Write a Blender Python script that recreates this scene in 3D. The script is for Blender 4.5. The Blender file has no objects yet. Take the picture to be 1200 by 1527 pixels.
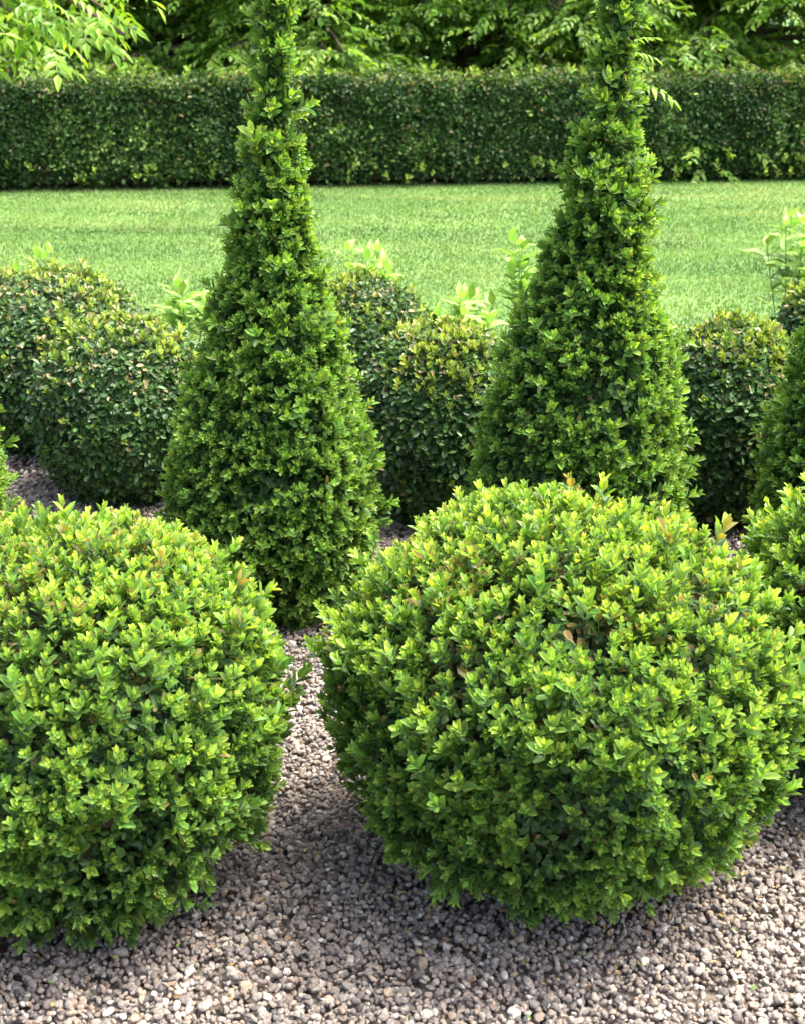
import bpy, math, random
import numpy as np
from mathutils import Vector, Matrix, noise

random.seed(5)
rng = np.random.default_rng(11)
S = bpy.context.scene
C = S.collection
R = math.radians

# ------------------------------------------------------------------ camera
PITCH = 20.0
cam_d = bpy.data.cameras.new('camera')
cam = bpy.data.objects.new('camera', cam_d)
C.objects.link(cam)
cam.location = (0, 0, 1.6)
cam.rotation_euler = (R(90 - PITCH), 0, 0)
cam_d.sensor_fit = 'VERTICAL'
cam_d.sensor_height = 36
cam_d.lens = 49.4
cam_d.clip_start = 0.05
cam_d.clip_end = 900
cam_d.dof.use_dof = True
cam_d.dof.focus_distance = 3.0
cam_d.dof.aperture_fstop = 9.0
S.camera = cam

# ------------------------------------------------------------------ light
SUN_EL, SUN_AZ = 64.0, 84.0          # azimuth from +Y towards +X
w = bpy.data.worlds.new('World')
S.world = w
w.use_nodes = True
nt = w.node_tree
bg = nt.nodes['Background']
sky = nt.nodes.new('ShaderNodeTexSky')
sky.sky_type = 'NISHITA'
sky.sun_disc = False
sky.sun_elevation = R(SUN_EL)
sky.sun_rotation = R(SUN_AZ)
sky.air_density = 0.8
sky.dust_density = 7.0
sky.ozone_density = 0.0
nt.links.new(sky.outputs[0], bg.inputs[0])
bg.inputs[1].default_value = 0.15
sd = bpy.data.lights.new('sun', 'SUN')
sd.energy = 2.1
sd.angle = R(32)
sd.color = (1.0, 0.95, 0.87)
sun = bpy.data.objects.new('sun', sd)
C.objects.link(sun)
to_sun = Vector((math.sin(R(SUN_AZ)) * math.cos(R(SUN_EL)), math.cos(R(SUN_AZ)) * math.cos(R(SUN_EL)), math.sin(R(SUN_EL))))
sun.rotation_euler = to_sun.to_track_quat('Z', 'Y').to_euler()
sun.location = to_sun * 30
S.view_settings.view_transform = 'Standard'
S.view_settings.look = 'None'
S.view_settings.gamma = 1.0
S.view_settings.exposure = 2.33
S.view_settings.use_curve_mapping = False
S.render.engine = 'CYCLES'
S.cycles.max_bounces = 8
S.cycles.transmission_bounces = 6
S.cycles.diffuse_bounces = 5


# ------------------------------------------------------------------ materials
def new_mat(name):
    m = bpy.data.materials.new(name)
    m.use_nodes = True
    for n in list(m.node_tree.nodes):
        m.node_tree.nodes.remove(n)
    return m, m.node_tree.nodes, m.node_tree.links


def ramp(N, stops, interp='LINEAR'):
    r = N.new('ShaderNodeValToRGB')
    r.color_ramp.interpolation = interp
    els = r.color_ramp.elements
    while len(els) < len(stops):
        els.new(0.5)
    for e, (p, c) in zip(els, stops):
        e.position = p
        e.color = (c[0], c[1], c[2], 1)
    return r


def leaf_mat(name, old, mid, young, brown, rough=0.38, transl=0.4, spec=0.5, tcol=(1.25, 1.25, 0.35), var=0.5):
    """tint attribute: R = age of the leaf (0 old, 1 new), G = random per leaf, B = scorched/cut amount."""
    m, N, L = new_mat(name)
    out = N.new('ShaderNodeOutputMaterial')
    at = N.new('ShaderNodeAttribute'); at.attribute_name = 'tint'
    sp = N.new('ShaderNodeSeparateColor'); L.new(at.outputs['Color'], sp.inputs[0])
    rp = ramp(N, [(0.0, old), (0.5, mid), (1.0, young)])
    L.new(sp.outputs[0], rp.inputs[0])
    hsv = N.new('ShaderNodeHueSaturation')
    h = N.new('ShaderNodeMapRange'); h.inputs[3].default_value = 0.485; h.inputs[4].default_value = 0.515
    L.new(sp.outputs[1], h.inputs[0]); L.new(h.outputs[0], hsv.inputs['Hue'])
    v = N.new('ShaderNodeMapRange'); v.inputs[3].default_value = 1 - var * 0.7; v.inputs[4].default_value = 1 + var * 0.6
    fr = N.new('ShaderNodeMath'); fr.operation = 'MULTIPLY'; fr.inputs[1].default_value = 7.31
    L.new(sp.outputs[1], fr.inputs[0])
    f2 = N.new('ShaderNodeMath'); f2.operation = 'FRACT'; L.new(fr.outputs[0], f2.inputs[0])
    L.new(f2.outputs[0], v.inputs[0]); L.new(v.outputs[0], hsv.inputs['Value'])
    L.new(rp.outputs[0], hsv.inputs['Color'])
    mx = N.new('ShaderNodeMix'); mx.data_type = 'RGBA'
    L.new(sp.outputs[2], mx.inputs[0]); L.new(hsv.outputs[0], mx.inputs[6]); mx.inputs[7].default_value = (*brown, 1)
    col = mx.outputs[2]
    pr = N.new('ShaderNodeBsdfPrincipled')
    L.new(col, pr.inputs['Base Color'])
    pr.inputs['Roughness'].default_value = rough
    pr.inputs['Specular IOR Level'].default_value = spec
    tr = N.new('ShaderNodeBsdfTranslucent')
    tm = N.new('ShaderNodeMix'); tm.data_type = 'RGBA'; tm.blend_type = 'MULTIPLY'; tm.inputs[0].default_value = 1
    L.new(col, tm.inputs[6]); tm.inputs[7].default_value = (*tcol, 1)
    L.new(tm.outputs[2], tr.inputs[0])
    ms = N.new('ShaderNodeMixShader'); ms.inputs[0].default_value = transl
    L.new(pr.outputs[0], ms.inputs[1]); L.new(tr.outputs[0], ms.inputs[2])
    L.new(ms.outputs[0], out.inputs[0])
    return m


def rough_mat(name, c1, c2, scale=8, rough=0.9, bump=0.3, c3=None, scale2=1.0, stretch=(1, 1, 1)):
    m, N, L = new_mat(name)
    out = N.new('ShaderNodeOutputMaterial')
    tc = N.new('ShaderNodeTexCoord')
    mp = N.new('ShaderNodeMapping'); mp.inputs['Scale'].default_value = stretch
    L.new(tc.outputs['Object'], mp.inputs[0])
    no = N.new('ShaderNodeTexNoise'); no.inputs['Scale'].default_value = scale; no.inputs['Detail'].default_value = 6
    L.new(mp.outputs[0], no.inputs[0])
    rp = ramp(N, [(0.3, c1), (0.7, c2)])
    L.new(no.outputs[0], rp.inputs[0])
    col = rp.outputs[0]
    if c3:
        n2 = N.new('ShaderNodeTexNoise'); n2.inputs['Scale'].default_value = scale2; n2.inputs['Detail'].default_value = 4
        L.new(mp.outputs[0], n2.inputs[0])
        r2 = ramp(N, [(0.42, (0, 0, 0)), (0.62, (1, 1, 1))]); L.new(n2.outputs[0], r2.inputs[0])
        mx = N.new('ShaderNodeMix'); mx.data_type = 'RGBA'
        L.new(r2.outputs[0], mx.inputs[0]); L.new(col, mx.inputs[6]); mx.inputs[7].default_value = (*c3, 1)
        col = mx.outputs[2]
    pr = N.new('ShaderNodeBsdfPrincipled')
    L.new(col, pr.inputs['Base Color']); pr.inputs['Roughness'].default_value = rough
    pr.inputs['Specular IOR Level'].default_value = 0.2
    bp = N.new('ShaderNodeBump'); bp.inputs['Strength'].default_value = bump; bp.inputs['Distance'].default_value = 0.01
    L.new(no.outputs[0], bp.inputs['Height']); L.new(bp.outputs[0], pr.inputs['Normal'])
    L.new(pr.outputs[0], out.inputs[0])
    return m


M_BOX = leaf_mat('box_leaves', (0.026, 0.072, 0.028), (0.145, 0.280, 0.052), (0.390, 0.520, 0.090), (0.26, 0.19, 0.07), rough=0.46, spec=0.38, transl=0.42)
M_CONE = leaf_mat('cone_box_leaves', (0.026, 0.070, 0.024), (0.125, 0.250, 0.045), (0.275, 0.425, 0.078), (0.24, 0.19, 0.07), rough=0.46, spec=0.38, transl=0.40)
M_DARK = leaf_mat('clipped_box_leaves', (0.024, 0.064, 0.022), (0.068, 0.150, 0.036), (0.340, 0.430, 0.085), (0.32, 0.27, 0.14), rough=0.42, spec=0.4, transl=0.30, var=0.7)
M_HEDGE = leaf_mat('hedge_leaves', (0.022, 0.060, 0.014), (0.065, 0.140, 0.026), (0.200, 0.300, 0.060), (0.18, 0.15, 0.07), rough=0.5, spec=0.28, transl=0.3, var=0.8)
M_BEECH = leaf_mat('tree_leaves', (0.070, 0.165, 0.025), (0.165, 0.310, 0.038), (0.270, 0.430, 0.060), (0.2, 0.2, 0.05), rough=0.45, transl=0.5)
M_WOOD = leaf_mat('woodland_leaves', (0.042, 0.110, 0.018), (0.105, 0.225, 0.030), (0.17, 0.32, 0.042), (0.1, 0.1, 0.03), rough=0.5, transl=0.3)
M_SHRUB = leaf_mat('young_shrub_leaves', (0.13, 0.28, 0.055), (0.18, 0.35, 0.065), (0.23, 0.40, 0.07), (0.3, 0.3, 0.05), rough=0.5, transl=0.3, tcol=(1.1,1.15,.6))
M_GRASS = leaf_mat('grass_blades', (0.056, 0.122, 0.028), (0.098, 0.192, 0.046), (0.170, 0.270, 0.078), (0.32, 0.32, 0.14), rough=0.55, transl=0.4, spec=0.3, tcol=(1.1, 1.2, 0.5))
M_BARK = rough_mat('bark', (0.07, 0.05, 0.035), (0.16, 0.12, 0.085), 30, 0.9, 0.6, stretch=(1, 1, 0.2))
M_CORE = rough_mat('dark_core', (0.025, 0.020, 0.012), (0.055, 0.042, 0.025), 60, 0.95, 0.8)  # dark brown for the solid cores added inside bushes to block light
M_LAWN = rough_mat('lawn_turf', (0.05, 0.105, 0.028), (0.08, 0.15, 0.040), 25, 0.95, 0.4, (0.10, 0.17, 0.05), 0.7)
M_SOIL = rough_mat('soil', (0.05, 0.038, 0.028), (0.10, 0.08, 0.06), 12, 0.95, 0.6)
M_BED = rough_mat('gravel_dust', (0.10, 0.085, 0.072), (0.19, 0.165, 0.14), 60, 0.95, 0.8)


def stone_mat():
    m, N, L = new_mat('pebble_stone')
    out = N.new('ShaderNodeOutputMaterial')
    oi = N.new('ShaderNodeObjectInfo')
    pal = [(0.23, 0.202, 0.178), (0.371, 0.321, 0.279), (0.302, 0.267, 0.237), (0.144, 0.138, 0.132), (0.449, 0.389, 0.322), (0.329, 0.287, 0.248), (0.375, 0.286, 0.222), (0.271, 0.238, 0.217), (0.535, 0.484, 0.415), (0.181, 0.159, 0.148), (0.354, 0.316, 0.28), (0.457, 0.368, 0.273), (0.249, 0.218, 0.192), (0.402, 0.36, 0.313), (0.311, 0.241, 0.201), (0.293, 0.266, 0.242), (0.214, 0.197, 0.182), (0.601, 0.569, 0.511), (0.36, 0.312, 0.267), (0.26, 0.224, 0.198)]
    rp = ramp(N, [(i / len(pal), c) for i, c in enumerate(pal)], 'CONSTANT')
    L.new(oi.outputs['Random'], rp.inputs[0])
    tc = N.new('ShaderNodeTexCoord')
    ad = N.new('ShaderNodeVectorMath'); ad.operation = 'ADD'
    L.new(tc.outputs['Object'], ad.inputs[0]); L.new(oi.outputs['Location'], ad.inputs[1])
    no = N.new('ShaderNodeTexNoise'); no.inputs['Scale'].default_value = 2.2; no.inputs['Detail'].default_value = 5
    L.new(tc.outputs['Object'], no.inputs[0])
    mr = N.new('ShaderNodeMapRange'); mr.inputs[1].default_value = 0.3; mr.inputs[2].default_value = 0.7
    mr.inputs[3].default_value = 0.68; mr.inputs[4].default_value = 1.25
    L.new(no.outputs[0], mr.inputs[0])
    mx = N.new('ShaderNodeVectorMath'); mx.operation = 'SCALE'
    L.new(rp.outputs[0], mx.inputs[0]); L.new(mr.outputs[0], mx.inputs['Scale'])
    pr = N.new('ShaderNodeBsdfPrincipled'); pr.inputs['Roughness'].default_value = 0.85
    pr.inputs['Specular IOR Level'].default_value = 0.25
    L.new(mx.outputs[0], pr.inputs['Base Color'])
    n3 = N.new('ShaderNodeTexNoise'); n3.inputs['Scale'].default_value = 6; n3.inputs['Detail'].default_value = 4
    L.new(tc.outputs['Object'], n3.inputs[0])
    bp = N.new('ShaderNodeBump'); bp.inputs['Strength'].default_value = 0.6; bp.inputs['Distance'].default_value = 0.15
    L.new(n3.outputs[0], bp.inputs['Height']); L.new(bp.outputs[0], pr.inputs['Normal'])
    L.new(pr.outputs[0], out.inputs[0])
    return m


M_STONE = stone_mat()


# ------------------------------------------------------------------ object helpers
def link(o, parent=None):
    C.objects.link(o)
    if parent:
        o.parent = parent
    return o


def tag(o, label=None, cat=None, group=None, kind=None):
    for k, v in (('label', label), ('category', cat), ('group', group), ('kind', kind)):
        if v:
            o[k] = v
    return o


def thing(name, label, cat, loc, group=None):
    o = link(bpy.data.objects.new(name, None))
    o.location = loc
    o.empty_display_size = 0.1
    return tag(o, label, cat, group)


def np_mesh(name, V, F, mat, tint=None, smooth=False):
    """V (n,3); F (m,k) with k = 3 or 4."""
    me = bpy.data.meshes.new(name)
    V = np.ascontiguousarray(V, dtype=np.float32)
    F = np.ascontiguousarray(F, dtype=np.int32)
    k = F.shape[1]
    me.vertices.add(len(V)); me.vertices.foreach_set('co', V.ravel())
    me.loops.add(F.size); me.loops.foreach_set('vertex_index', F.ravel())
    me.polygons.add(len(F))
    me.polygons.foreach_set('loop_start', np.arange(0, F.size, k, dtype=np.int32))
    me.polygons.foreach_set('loop_total', np.full(len(F), k, dtype=np.int32))
    me.polygons.foreach_set('use_smooth', np.full(len(F), smooth))
    me.update(calc_edges=True)
    if tint is not None:
        a = me.attributes.new('tint', 'FLOAT_COLOR', 'POINT')
        t = np.ones((len(V), 4), dtype=np.float32); t[:, :3] = tint
        a.data.foreach_set('color', t.ravel())
    me.materials.append(mat)
    return me


def tube_geo(pts, rad, n=7):
    pts = [Vector(p) for p in pts]
    V, F = [], []
    for i, p in enumerate(pts):
        d = (pts[min(i + 1, len(pts) - 1)] - pts[max(i - 1, 0)]).normalized()
        a = d.cross(Vector((0.31, 0.11, 0.93))).normalized() if abs(d.z) < 0.9 else d.cross(Vector((1, 0.2, 0))).normalized()
        b = d.cross(a)
        for j in range(n):
            t = 2 * math.pi * j / n
            V.append(p + (a * math.cos(t) + b * math.sin(t)) * rad[i])
    for i in range(len(pts) - 1):
        for j in range(n):
            F.append((i * n + j, i * n + (j + 1) % n, (i + 1) * n + (j + 1) % n, (i + 1) * n + j))
    return V, F


class Tubes:
    def __init__(s): s.V, s.F = [], []
    def add(s, pts, rad, n=7):
        V, F = tube_geo(pts, rad, n); o = len(s.V)
        s.V += [tuple(v) for v in V]; s.F += [tuple(i + o for i in f) for f in F]
    def obj(s, name, mat, parent, kind=None):
        me = np_mesh(name, np.array(s.V), np.array(s.F), mat, smooth=True)
        return tag(link(bpy.data.objects.new(name, me), parent), kind=kind)


# ------------------------------------------------------------------ leaves and shoots
def leaf(base, d, n, ln, wd, cup=0.18, curl=0.1, blunt=0.36, bl=0.76):
    """six-cornered leaf folded on its midrib; returns 6 points"""
    d = d / np.linalg.norm(d); n = n - d * np.dot(n, d); n = n / (np.linalg.norm(n) + 1e-9)
    s = np.cross(d, n)
    up = n * wd * cup
    p = [base,
         base + d * ln * .33 + s * wd * .5 + up,
         base + d * ln * bl + s * wd * blunt + up - n * ln * curl * .4,
         base + d * ln - n * ln * curl,
         base + d * ln * bl - s * wd * blunt + up - n * ln * curl * .4,
         base + d * ln * .33 - s * wd * .5 + up]
    return p


def box_shoot(r, pairs=5, height=0.043, L=0.0215, W=0.0098, spread=(0.90, 0.26), age=(0.15, 1.0), stem=0.0012):
    """upright shoot with pairs of leaves set crosswise; returns points (nl*6,3) and tint (nl*6,3)"""
    P, T = [], []
    rot = r.uniform(0, math.pi)
    lean = r.uniform(-0.12, 0.12, 2)
    # the stem, as a narrow leaf
    P += leaf(np.array([0, 0, -0.012]), np.array([lean[0], lean[1], 1.0]), np.array([1.0, 0.3, 0]), height + 0.01, stem * 2, 0.1, 0)
    T += [(age[0] + 0.25, r.random(), 0.12)] * 6
    for i in range(pairs):
        t = i / (pairs - 1)
        z = height * (0.05 + 0.85 * t)
        sp = spread[0] + (spread[1] - spread[0]) * t
        ln = L * (0.8 + 0.45 * math.sin(math.pi * min(1, t * 1.1 + 0.1))) * (1.0 if t < 0.9 else 0.62)
        for k in (0, 1):
            az = rot + i * math.pi / 2 + k * math.pi + r.normal(0, 0.22)
            sa = sp + r.normal(0, 0.14)
            d = np.array([math.sin(sa) * math.cos(az), math.sin(sa) * math.sin(az), math.cos(sa)])
            n = np.array([-math.cos(sa) * math.cos(az), -math.cos(sa) * math.sin(az), math.sin(sa)])
            base = np.array([lean[0] * z, lean[1] * z, z])
            l = ln * r.uniform(0.85, 1.15)
            P += leaf(base, d, n, l, W * l / L * r.uniform(0.9, 1.15), 0.20, r.uniform(-0.02, 0.14), 0.41, 0.78)
            a = age[0] + (age[1] - age[0]) * t ** 0.85
            g = r.random()
            T += [(max(0, a - 0.12), g, 0)] * 1 + [(a, g, 0)] * 2 + [(min(1, a + 0.1), g, 0)] + [(a, g, 0)] * 2
    return np.array(P), np.array(T)


def leaf_tuft(r, count=7, L=0.021, W=0.012, age=(0.0, 0.35), rad=0.016, tilt=0.9):
    """clipped mature twig end: leaves splayed nearly flat to the surface"""
    P, T = [], []
    for i in range(count):
        az = r.uniform(0, 2 * math.pi); sa = r.uniform(0.5, 1.5) * tilt + 0.25
        d = np.array([math.sin(sa) * math.cos(az), math.sin(sa) * math.sin(az), math.cos(sa)])
        n = np.array([-math.cos(sa) * math.cos(az), -math.cos(sa) * math.sin(az), math.sin(sa)]) + r.normal(0, 0.3, 3)
        b = np.array([r.normal(0, rad), r.normal(0, rad), r.uniform(-0.02, 0.004)])
        l = L * r.uniform(0.75, 1.2)
        P += leaf(b, d, n, l, W * l / L, 0.13, r.uniform(0, 0.16), 0.41, 0.78)
        T += [(r.uniform(*age), r.random(), 0)] * 6
    return np.array(P), np.array(T)


def flat_spray(r, count=9, length=0.34, L=0.085, W=0.045, age=(0.2, 0.9), droop=0.25):
    """alternate leaves in one plane along a twig that runs along +Z"""
    P, T = [], []
    def pos(t): return np.array([0.0, -droop * length * t * t, length * t])
    P += leaf(pos(0), pos(1) - pos(0), np.array([0, 1.0, 0]), length, 0.006, 0, 0); T += [(0.2, 0.5, 0.8)] * 6
    for i in range(count):
        t = (i + 0.6) / count
        side = 1 if i % 2 else -1
        a = r.uniform(0.6, 1.0) if i < count - 1 else 0.1
        d = np.array([side * math.sin(a), -0.15 - 0.5 * droop + r.normal(0, 0.18), math.cos(a)])
        l = L * (0.7 + 0.5 * math.sin(math.pi * t)) * r.uniform(0.85, 1.15)
        P += leaf(pos(t), d, np.array([r.normal(0, .3), 1.0, r.normal(0, .3)]), l, W * l / L, 0.12, r.uniform(0.05, 0.3), 0.28, 0.72)
        T += [(r.uniform(*age), r.random(), 0)] * 6
    return np.array(P), np.array(T)


def pinnate_leaf(r, pairs=4, length=0.24, L=0.09, W=0.038):
    P, T = [], []
    dr = r.uniform(0.2, 0.55)
    def pos(t): return np.array([0.0, -dr * length * t * t, length * t])
    for q in range(3):
        P += leaf(pos(q / 3), pos((q + 1) / 3) - pos(q / 3), np.array([0, 1.0, 0]), np.linalg.norm(pos((q + 1) / 3) - pos(q / 3)), 0.004, 0, 0)
        T += [(0.4, 0.5, 0.3)] * 6
    for i in range(pairs):
        t = (i + 1.2) / (pairs + 0.6)
        for side in (-1, 1):
            a = r.uniform(0.75, 1.05)
            d = np.array([side * math.sin(a), -0.3 + r.normal(0, 0.15), math.cos(a) - dr * 0.3])
            l = L * r.uniform(0.8, 1.1)
            P += leaf(pos(min(t, 1)), d, np.array([side * -0.2, 1.0, 0.1]), l, W * l / L, 0.1, r.uniform(0.1, 0.35), 0.3, 0.68)
            T += [(r.uniform(0.4, 1), r.random(), 0)] * 6
    P += leaf(pos(1), pos(1) - pos(0.8), np.array([0, 1.0, 0.2]), L * 1.1, W * 1.1, 0.1, 0.2, 0.3, 0.68)
    T += [(0.8, r.random(), 0)] * 6
    return np.array(P), np.array(T)


def leaf_faces(nl):
    b = np.arange(nl)[:, None] * 6
    f = np.concatenate([b + np.array([[0, 1, 2, 3]]), b + np.array([[0, 3, 4, 5]])], 1).reshape(-1, 4)
    return f


class Kit:
    """a set of variants of one shoot; batches many of them into one mesh or links single ones as parts"""
    def __init__(s, name, mat, fn, k=10, **kw):
        s.name, s.mat = name, mat
        out = [fn(rng, **kw) for _ in range(k)]
        s.P = np.array([o[0] for o in out]); s.T = np.array([o[1] for o in out])
        s.k = k; s.nl = s.P.shape[1] // 6
        s.meshes = None
    def batch(s, objname, pos, rot, scl, parent=None, brown=None, agek=None, kind='stuff'):
        n = len(pos); v = rng.integers(0, s.k, n)
        P = np.einsum('nij,nvj->nvi', rot, s.P[v]) * scl[:, None, None] + pos[:, None, :]
        T = s.T[v].copy()
        T[:, :, 1] = (T[:, :, 1] + rng.random((n, 1))) % 1.0
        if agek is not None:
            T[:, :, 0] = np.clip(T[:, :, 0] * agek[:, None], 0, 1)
        if brown is not None:
            lr = rng.random((n, s.nl)).repeat(6, axis=1)
            T[:, :, 2] = np.maximum(T[:, :, 2], np.where(lr < brown[:, None], rng.uniform(0.5, 1.0, (n, 1)), 0))
        F = leaf_faces(n * s.nl)
        me = np_mesh(objname, P.reshape(-1, 3), F, s.mat, T.reshape(-1, 3))
        return tag(link(bpy.data.objects.new(objname, me), parent), kind=kind)
    def singles(s, objname, pos, rot, scl, parent):
        if s.meshes is None:
            s.meshes = [np_mesh(s.name, s.P[i], leaf_faces(s.nl), s.mat, s.T[i] * np.array([0.62 + 0.42 * i / s.k, 1, 1])) for i in range(s.k)]
        for i in range(len(pos)):
            o = bpy.data.objects.new(objname, s.meshes[int(rng.integers(0, s.k))])
            m = Matrix(rot[i].tolist()).to_4x4()
            o.matrix_local = Matrix.Translation(Vector(pos[i])) @ m @ Matrix.Scale(float(scl[i]), 4)
            link(o, parent)
            o.matrix_local = Matrix.Translation(Vector(pos[i])) @ m @ Matrix.Scale(float(scl[i]), 4)


def frames(dirs, roll=None, up=None):
    """rotation matrices whose Z column is dirs; with up given, the Y column leans to it"""
    z = dirs / np.linalg.norm(dirs, axis=1, keepdims=True)
    if up is None:
        ref = np.where(np.abs(z[:, 2:3]) < 0.9, np.array([[0, 0, 1.0]]), np.array([[1.0, 0, 0]]))
    else:
        ref = up
    x = np.cross(ref, z); x /= np.linalg.norm(x, axis=1, keepdims=True) + 1e-9
    y = np.cross(z, x)
    if roll is not None:
        c, s_ = np.cos(roll)[:, None], np.sin(roll)[:, None]
        x, y = x * c + y * s_, y * c - x * s_
    return np.stack([x, y, z], axis=2)


KIT_YOUNG = Kit('box_shoot', M_BOX, box_shoot, 14)
KIT_OLD = Kit('box_old_shoot', M_BOX, leaf_tuft, 10, count=8, L=0.024, W=0.0135, age=(0.0, 0.30), rad=0.013)
KIT_CYOUNG = Kit('cone_shoot', M_CONE, box_shoot, 14, height=0.042, L=0.0225, W=0.0100, age=(0.1, 1.0), spread=(1.0, 0.34))
KIT_COLD = Kit('cone_old_shoot', M_CONE, leaf_tuft, 10, count=8, L=0.023, W=0.013, age=(0.0, 0.4), rad=0.012)
KIT_CLIP = Kit('clipped_tuft', M_DARK, leaf_tuft, 12, count=9, L=0.023, W=0.0135, age=(0.0, 0.62), rad=0.017, tilt=0.9)
KIT_CLIPY = Kit('clipped_young', M_DARK, box_shoot, 8, pairs=4, height=0.034, L=0.019, W=0.0085, age=(0.6, 1.0))
KIT_HEDGE = Kit('hedge_tuft', M_HEDGE, leaf_tuft, 12, count=8, L=0.034, W=0.021, age=(0.0, 1.0), rad=0.035, tilt=0.9)
KIT_HSHOOT = Kit('hedge_shoot', M_HEDGE, box_shoot, 6, pairs=4, height=0.07, L=0.04, W=0.018, age=(.8, 1.3))
KIT_SPRAY = Kit('leaf_spray', M_BEECH, flat_spray, 12, count=9)
KIT_WOOD = Kit('woodland_spray', M_WOOD, flat_spray, 8, count=9, length=0.6, L=0.16, W=0.09)
KIT_PINN = Kit('compound_leaf', M_BEECH, pinnate_leaf, 8)

# ------------------------------------------------------------------ bushes: positions and blockers
# (x, y, centre z, radius, half height)
BALLS_FRONT = dict(right=(0.293, 2.352, 0.366, 0.408, 0.345), left=(-0.635, 2.29, 0.362, 0.392, 0.348), edge=(1.115, 2.72, 0.335, 0.375, 0.345))
CONE_Y = 3.62
BLOCK = [BALLS_FRONT['right'], BALLS_FRONT['left'], BALLS_FRONT['edge']]
CP, SP_ = math.cos(R(PITCH)), math.sin(R(PITCH))


def in_view(P, margin=10):
    """which world points fall inside the picture (1200 x 1527)"""
    d = P - np.array([0, 0, 1.6])
    dep = d[:, 1] * CP - d[:, 2] * SP_
    px = 600 + 2097 * d[:, 0] / dep
    py = 763 - 2097 * (d[:, 1] * SP_ + d[:, 2] * CP) / dep
    return (px > -margin) & (px < 1200 + margin) & (py > -margin) & (py < 1527 + margin), dep


def pick(P, Nrm, count, own=None, blockers=BLOCK):
    ok, dep = in_view(P)
    o = np.array([0, 0, 1.6]); d = o - P
    dist = np.linalg.norm(d, axis=1); d /= dist[:, None]
    facing = np.einsum('ij,ij->i', d, Nrm)
    ok &= facing > 0.15
    for b in blockers:
        if own is not None and abs(b[0] - own[0]) < 1e-6 and abs(b[1] - own[1]) < 1e-6:
            continue
        c = np.array(b[:3]); s = np.array([1 / b[3], 1 / b[3], 1 / b[4]])
        A = (P - c) * s; D = (o - P) * s
        a = (D * D).sum(1); bb = (A * D).sum(1); cc = (A * A).sum(1) - 1
        disc = bb * bb - a * cc
        t = np.where(disc > 0, (-bb + np.sqrt(np.maximum(disc, 0))) / a, -1)
        ok &= ~((disc > 0) & (t > 0) & (t < 1))
    score = np.where(ok, (0.6 + 0.4 * facing) / dist, -1)
    idx = np.argsort(-score)[:count]
    return idx[score[idx] > 0]


def fbm(P, scale, seed):
    out = np.empty(len(P))
    sx = Vector((seed * 3.1, seed * 1.7, seed * 0.9))
    for i, p in enumerate(P):
        out[i] = noise.noise(Vector(p) * scale + sx)
    return out


def sphere_dirs(n, zmin=-0.95):
    i = np.arange(n) + 0.5
    z = 1 - (1 - zmin) * i / n
    ph = i * math.pi * (3 - math.sqrt(5)) + rng.normal(0, 0.15, n)
    z = np.clip(z + rng.normal(0, 1.1 / math.sqrt(n), n), -1, 1)
    s = np.sqrt(1 - z * z)
    return np.stack([s * np.cos(ph), s * np.sin(ph), z], 1)


def lump_core(name, surf, mat, parent, shrink=0.8, nu=36, nv=22):
    V, F = [], []
    for j in range(nv + 1):
        for i in range(nu):
            p = surf(i / nu, j / nv, shrink * (1 + 0.05 * math.sin(i * 2.3 + j * 1.7)))
            V.append(p)
    for j in range(nv):
        for i in range(nu):
            F.append((j * nu + i, j * nu + (i + 1) % nu, (j + 1) * nu + (i + 1) % nu, (j + 1) * nu + i))
    me = np_mesh(name, np.array(V), np.array(F), mat, smooth=True)
    return link(bpy.data.objects.new(name, me), parent)


def trunk_part(parent, h, r=0.02, seed=0):
    t = Tubes(); rr = random.Random(seed)
    t.add([(0, 0, -0.03), (0.01, 0, h * .4), (0, 0.01, h)], [r, r * .8, r * .5], 8)
    for k in range(7):
        a = k * 0.9 + rr.random(); z = h * rr.uniform(0.05, 0.4)
        t.add([(0, 0, z), (math.cos(a) * h * .3, math.sin(a) * h * .3, z + h * .2), (math.cos(a) * h * .55, math.sin(a) * h * .55, z + h * .5)], [r * .5, r * .35, r * .2], 6)
    return t.obj('trunk', M_BARK, parent)


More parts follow.
